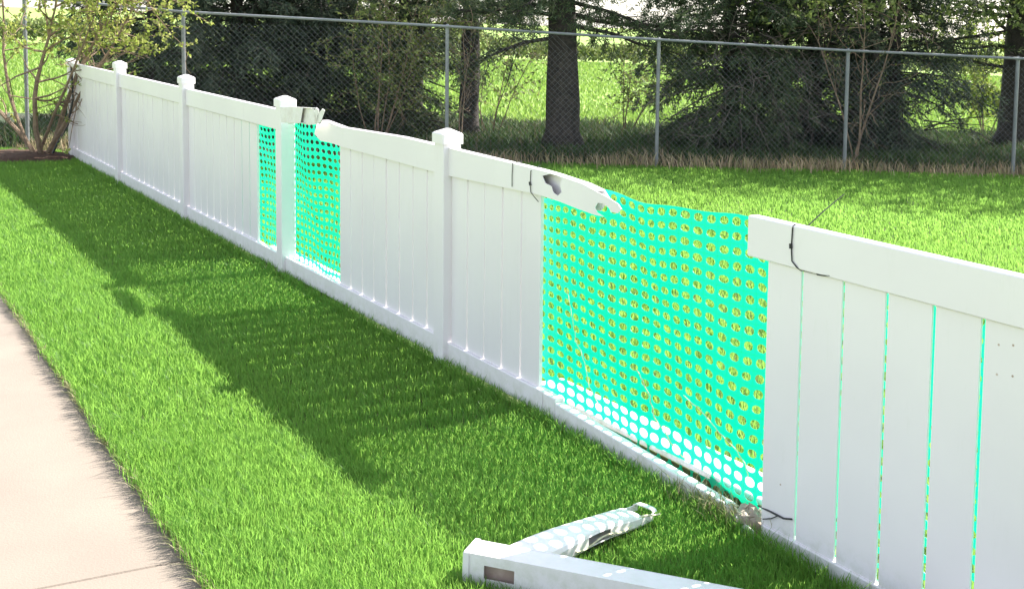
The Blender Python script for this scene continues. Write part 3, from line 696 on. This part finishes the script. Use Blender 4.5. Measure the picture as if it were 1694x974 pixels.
def conifer(name, base, H, rad, label, group, rng, zlow=.1, trunk_r=.13, nbr=150, mat_n=M_needle, droop=.10, per=9, dead=20, top_sparse=True, leaf=(.085, .016), power=.8, bark=M_bark, zdense=2.7, side=None):
    root = empty(name, tuple(base), label, 'tree', group)
    tb = MB(); tp_ = path(base - np.array([0, 0, .05]), (0, 0, 1), H, 8, rng, .02)
    tb.tube(tp_, [trunk_r * (1.25 if i == 0 else 1) * (1 - .85 * i / 8) for i in range(9)], 9)
    tb.build('trunk', bark, root, smooth=True)
    bb = MB(); PT = []; DR = []
    for i in range(nbr):
        u_ = rng.random()
        z = zlow + (H - zlow) * (u_ ** 1.5 if True else u_)
        if z > zdense and rng.random() < .45: continue
        az = rng.uniform(0, 2 * np.pi); L = rad * (1 - (z / H)) ** power * rng.uniform(.65, 1.1) + .15
        if side is not None: L *= 1 + side[1] * math.cos(az - side[0])
        d = (math.cos(az), math.sin(az), rng.uniform(-.05, .35) - (.25 if z < 1 else 0))
        P_ = path(base + np.array([0, 0, z]), d, L, 6, rng, .07, droop)
        P_ = [np.array([q[0], q[1], max(q[2], gz(q[0]) + .05)]) for q in P_]
        bb.tube(P_, [.016 * (1 - .14 * j) for j in range(7)], 4, cap=False)
        for j in range(1, 7):
            pj = P_[j]; dj = unit(P_[j] - P_[j - 1])
            for sgn in (-1, 1):
                ls = L * .32 * (1.15 - j / 7) * rng.uniform(.5, 1.2) + .08
                sdir_ = unit(np.cross(dj, [0, 0, 1.])) * sgn + dj * .7 + np.array([0, 0, -.25])
                Q = path(pj, sdir_, ls, 4, rng, .12, droop * 1.2)
                if z < zdense: bb.tube([Q[0], Q[2], Q[4]], [.006, .004, .002], 3, cap=False)
                for q in range(1, 5):
                    PT.append(Q[q]); DR.append(unit(Q[q] - Q[q - 1]))
            PT.append(pj); DR.append(dj)
    for i in range(dead):
        az = rng.uniform(np.pi, 2 * np.pi); z = rng.uniform(.15, 1.7); L = rad * rng.uniform(.5, 1.0)
        P_ = path(base + np.array([math.cos(az) * rad * .3, math.sin(az) * rad * .3, z]), (math.cos(az), math.sin(az), rng.uniform(-.5, .6)), L, 6, rng, .16, .08)
        bb.tube(P_, [.011 * (1 - .14 * j) for j in range(7)], 4, cap=False)
        for j in range(2, 6):
            Q = path(P_[j], unit(P_[j] - P_[j - 1]) + rng.normal(0, .6, 3), L * .35, 3, rng, .2); bb.tube(Q, [.005, .004, .003, .002], 3, cap=False)
    bb.build('branches', M_twig if dead > 25 else bark, root)
    PT = np.array(PT); DR = np.array(DR)
    lo = PT[:, 2] < zdense + base[2]
    V1, Fk = spray(PT[lo], DR[lo], leaf[0], leaf[1], rng, .55, per)
    V2, _ = spray(PT[~lo], DR[~lo], leaf[0] * 1.6, leaf[1] * 2.2, rng, .6, 3)
    mk_uniform('foliage', np.concatenate([V1, V2]), 4, Fk, mat_n, root)
    return root
def limbs_tree(name, base, H, trunk_r, limbs, label, group, rng, mat_l=M_needle, leaf=(.10, .012), per=26, lean=(0, 0), bark=M_bark, clump=.11, sides=12, cat='tree', crown=None):
    """bare trunk with explicit limbs: (z, azimuth, length, rise, sag, nsub)"""
    root = empty(name, tuple(base), label, cat, group)
    tb = MB(); n_ = 16; tp_ = []; rr = []
    for i in range(n_ + 1):
        t = i / n_; tp_.append(base + np.array([lean[0] * t * H + .02 * math.sin(5 * t), lean[1] * t * H, H * t - .05]))
        rr.append(trunk_r * ((1 - .7 * t) + .55 * max(0, 1 - t * H / .35) ** 2) * (1 + .03 * math.sin(9 * t)))
    tb.tube(tp_, rr, sides)
    # ridged bark: jitter the rings
    VVt = np.array(tb.V); VVt[:, :2] += rng.normal(0, trunk_r * .05, (len(VVt), 2)); tb.V = [tuple(v) for v in VVt]
    tb.build('trunk', bark, root, smooth=True)
    bb = MB(); PT = []; DR = []
    for (z, az, L, rise, sag, ns) in limbs:
        t = z / H; c = base + np.array([lean[0] * z, lean[1] * z, z])
        P_ = path(c, (math.cos(az), math.sin(az), rise), L, 9, rng, .09, sag)
        r0 = .018 + .022 * L / 2
        bb.tube(P_, [r0 * (1 - .09 * j) for j in range(10)], 6, cap=False)
        for j in range(2, 10):
            for q_ in range(ns):
                dj = unit(P_[j] - P_[j - 1]); Q = path(P_[j] - dj * rng.uniform(0, L / 9), dj + rng.normal(0, .75, 3) + np.array([0, 0, -.15]), L * rng.uniform(.12, .35), 5, rng, .18, sag * .8)
                bb.tube([Q[0], Q[2], Q[5]], [.009, .006, .003], 4, cap=False)
                for q in range(2, 6):
                    PT.append(Q[q]); DR.append(unit(Q[q] - Q[q - 1]))
    if crown:
        for i in range(crown[0]):
            a = rng.uniform(0, 6.28); r_ = crown[2] * math.sqrt(rng.random()); z = rng.uniform(crown[1], H)
            c = base + np.array([r_ * math.cos(a), r_ * math.sin(a), z])
            for k_ in range(4): PT.append(c + rng.normal(0, .12, 3)); DR.append(unit(rng.normal(0, 1, 3)))
    bb.build('branches', bark, root)
    if PT:
        V_, Fk = spray(np.array(PT), np.array(DR), leaf[0], leaf[1], rng, .7, per)
        mk_uniform('foliage', V_, 4, Fk, mat_l, root)
    return root
def shrub(name, base, nstem, H, spread, label, cat, rng, mat_l, leaf, per, bark=M_bark2, stem_r=.02, toward=None, dens=1.0, group=None, lowleaf=.35, sag=-.0, zmax=None):
    root = empty(name, tuple(base), label, cat, group)
    bb = MB(); PT = []; DR = []
    for i in range(nstem):
        az = rng.uniform(0, 2 * np.pi); tilt = rng.uniform(.05, spread)
        d = np.array([math.cos(az) * tilt, math.sin(az) * tilt, 1])
        if toward is not None and i % 2 == 0: d = d + np.array(toward) * rng.uniform(.2, 1.0)
        L = H * rng.uniform(.75, 1.1)
        P_ = path(base + np.array([math.cos(az), math.sin(az), 0]) * rng.uniform(.02, .10), d, L, 12, rng, .07, sag)
        r0 = stem_r * rng.uniform(.6, 1.2)
        bb.tube(P_, [r0 * (1 - .07 * j) for j in range(13)], 6, cap=False)
        for j in range(3, 13):
            for q_ in range(2):
                dj = unit(P_[j] - P_[j - 1]); Q = path(P_[j], dj * .6 + rng.normal(0, .7, 3), L * rng.uniform(.10, .34), 6, rng, .16)
                bb.tube(Q, [r0 * .35 * (1 - .12 * k_) for k_ in range(7)], 4, cap=False)
                for q in range(1, 7):
                    if Q[q][2] - base[2] > lowleaf * H or rng.random() < .12:
                        if rng.random() < dens: PT.append(Q[q]); DR.append(unit(Q[q] - Q[q - 1]))
                    if q > 2 and rng.random() < .5:
                        T = path(Q[q], unit(Q[q] - Q[q - 1]) + rng.normal(0, .6, 3), L * .1, 3, rng, .2); bb.tube(T, [.004, .003, .002, .0015], 3, cap=False)
                        if T[3][2] - base[2] > lowleaf * H: PT += T[1:]; DR += [unit(T[k_] - T[k_ - 1]) for k_ in (1, 2, 3)]
    bb.build('stems', bark, root)
    V_, Fk = spray(np.array(PT), np.array(DR), leaf[0], leaf[1], rng, .8, per)
    mk_uniform('foliage', V_, 4, Fk, mat_l, root)
    return root
rg_ = lambda s: np.random.default_rng(s)
TG = 'trees behind the chain-link fence'
# dense dark evergreens
conifer('evergreen_tree', colx(395, 17.4), 5.2, 1.5, 'dark dense evergreen behind the second post from the far end of the white fence', TG, rg_(1), nbr=260, mat_n=M_needleb, dead=10, zlow=.05, per=8)
conifer('evergreen_tree', colx(530, 18.0), 4.6, 1.35, 'dark blue-green evergreen rising behind the splintered rail end', TG, rg_(2), nbr=240, mat_n=M_needleb, dead=10, per=7)
conifer('evergreen_tree', colx(255, 18.2), 5.0, 1.4, 'dark evergreen at the far left behind the leafy branches of the shrub', TG, rg_(3), nbr=200, mat_n=M_needle, dead=10, per=7)
conifer('evergreen_tree', colx(675, 17.6), 4.2, 1.1, 'loose dark evergreen between the chain-link posts left of the slim dark trunk', TG, rg_(14), nbr=120, mat_n=M_needle, dead=16, per=6)
shrub('leafy_bush', colx(625, 16.5), 7, 2.4, .5, 'olive-leaved bush growing in front of the dark evergreens behind the white fence middle', 'bush', rg_(4), M_olive, (.05, .03), 3, stem_r=.014, lowleaf=.2, dens=.8)
shrub('leafy_bush', colx(810, 17.6), 5, 2.4, .5, 'thin olive-leaved bush just left of the thick pine trunk', 'bush', rg_(5), M_olive, (.05, .03), 2, stem_r=.012, lowleaf=.25, dens=.6)
# slim dark trunk
limbs_tree('pine_tree', colx(775, 17.2), 5.0, .15, [(1.7, 3.3, 1.2, .1, .05, 2), (1.9, 5.6, 1.0, .1, .05, 2), (2.1, 2.5, 1.4, .1, .05, 2)], 'slim dark pine trunk behind the chain-link post near the middle', TG, rg_(6), per=16)
# thick pine
base1 = gnd(930, 252)
lim = [(1.55, 3.35, 1.6, .05, .03, 2), (1.85, 3.0, 1.7, .1, .02, 2), (2.0, 3.6, 1.5, .2, .02, 3), (1.75, -.1, 1.9, .0, .035, 2), (1.9, .15, 2.0, .0, .02, 3), (2.05, -.5, 1.7, .1, .02, 3), (2.2, -.2, 2.0, .1, .01, 3), (2.2, 4.2, 1.5, .05, .03, 3), (2.4, 5.0, 1.5, .0, .03, 3)]
limbs_tree('pine_tree', base1, 5.6, .24, lim, 'thick grey-barked pine trunk in the middle with bright field on both sides', TG, rg_(7), per=14, crown=(800, 1.75, 1.9), lean=(-.02, 0), sides=16)
# dark spruces right of it
conifer('evergreen_tree', colx(1210, 17.0), 6.6, 1.45, 'very dark spruce with dead grey lower twigs right of the thick pine', TG, rg_(8), nbr=250, mat_n=M_needle, dead=70, zlow=.1, per=8)
conifer('evergreen_tree', colx(1345, 17.7), 6.8, 1.4, 'dark spruce behind the brownish sapling by the chain-link post', TG, rg_(9), nbr=240, mat_n=M_needleb, dead=36, per=8)
conifer('evergreen_tree', colx(1475, 17.6), 5.0, 1.45, 'spruce with long drooping side branches left of the right-hand pine trunk', TG, rg_(10), nbr=130, mat_n=M_needleb, dead=24, per=7, droop=.12, zlow=.2)
base2 = gnd(1682, 252)
lim = [(1.75, 2.6, 1.7, .3, -.01, 1), (1.9, 3.1, 1.9, .0, .02, 2), (1.6, 3.3, 1.5, .0, .03, 2), (1.3, 3.0, 1.6, .15, .06, 2), (2.1, 3.4, 2.0, .1, .02, 2), (2.2, 2.9, 2.0, .2, .01, 3), (2.4, 3.9, 1.8, .1, .02, 3), (2.4, 5.0, 1.8, .1, .02, 3)]
limbs_tree('pine_tree', base2, 6.2, .31, lim, 'thick dark pine trunk at the right edge of the photo', TG, rg_(12), per=12, crown=(500, 1.9, 2.9), sides=16)
shrub('leafy_bush', colx(1632, 21.5), 6, 1.9, .4, 'sunlit light green bush in the field left of the right-hand pine trunk', 'bush', rg_(13), M_lime, (.08, .05), 3, stem_r=.012, lowleaf=.05, dens=.9)
shrub('leafy_bush', colx(1035, 19.2), 4, 1.6, .5, 'low dark sprawling bush in the field edge right of the thick pine', 'bush', rg_(23), M_olive, (.06, .035), 2, stem_r=.012, lowleaf=.3, dens=.7)
shrub('sapling', colx(1417, 15.75), 3, 2.8, .12, 'thin brownish multi-stemmed sapling just behind the chain-link fence post', 'sapling', rg_(15), M_olive, (.045, .028), 1, stem_r=.015, lowleaf=.5, dens=.3)
shrub('sapling', colx(765, 15.9), 2, 2.3, .2, 'thin bare sapling stem beside the slim dark pine trunk', 'sapling', rg_(16), M_olive, (.045, .028), 1, stem_r=.012, lowleaf=.4, dens=.3)
limbs_tree('leafy_tree', colx(1440, 17.0), 4.9, .07, [], 'tall loose olive-leaved tree whose crown fills the top behind the brownish sapling', TG, rg_(31), mat_l=M_olive, leaf=(.07, .045), per=5, crown=(850, 1.85, 2.2))
limbs_tree('leafy_tree', colx(690, 20.0), 5.2, .10, [], 'tall loose olive-leaved tree behind the dark evergreens left of the slim trunk', TG, rg_(32), mat_l=M_olive, leaf=(.07, .045), per=5, crown=(750, 1.7, 1.9))
limbs_tree('leafy_tree', np.array([9.0, 16.9, gz(9.0)]), 6.2, .16, [], 'leafy tree just beyond the right edge of the photo, shading the back lawn', TG, rg_(33), mat_l=M_olive, leaf=(.09, .055), per=5, crown=(1200, 2.3, 2.2))
# shrub in the lawn corner on the left
sbp = gnd(72, 262)
shrub('flowering_shrub', sbp, 7, 2.9, .50, 'brown multi-stemmed shrub with fresh yellow-green leaves in the mulch at the far left', 'shrub', rg_(17), M_lime2, (.048, .032), 5, stem_r=.032, toward=(.75, .0, 0), lowleaf=.42, dens=.85)
# dark cable by the corner post
cp_ = [colx(118, 13.6, 1.08), colx(121, 13.6, .72), colx(112, 13.6, .42), colx(96, 13.6, .22), colx(84, 13.6, .05)]
P = []
for i in range(len(cp_) - 1):
    for k in range(4):
        t = k / 4; P.append(cp_[i] * (1 - t) + cp_[i + 1] * t)
b = MB(); b.tube(P, .012, 6); o = b.build('cable', M_black, origin=cp_[-1]); tag(o, 'thin black cable curving down beside the far end of the white fence', 'cable')
# distant hedge line at the end of the field
N = 26000; x = RNG.uniform(-45, 60, N); y = 58 + RNG.uniform(0, 2.5, N); hh = .75 + .5 * noise2(x, y * 0, .35, 12) + .25 * noise2(x, y * 0, 1.4, 13)
z = gz(x) + hh * RNG.random(N) ** .7
V_, Fk = spray(np.stack([x, y, z], 1), np.tile([0, 0, 1.], (N, 1)), .30, .16, RNG, .8, 1); o = mk_uniform('distant_hedge', V_, 4, Fk, M_olive, origin=np.array([0, 58, 0.])); tag(o, 'low far-off hedge at the end of the bright field', 'hedge', kind='stuff')
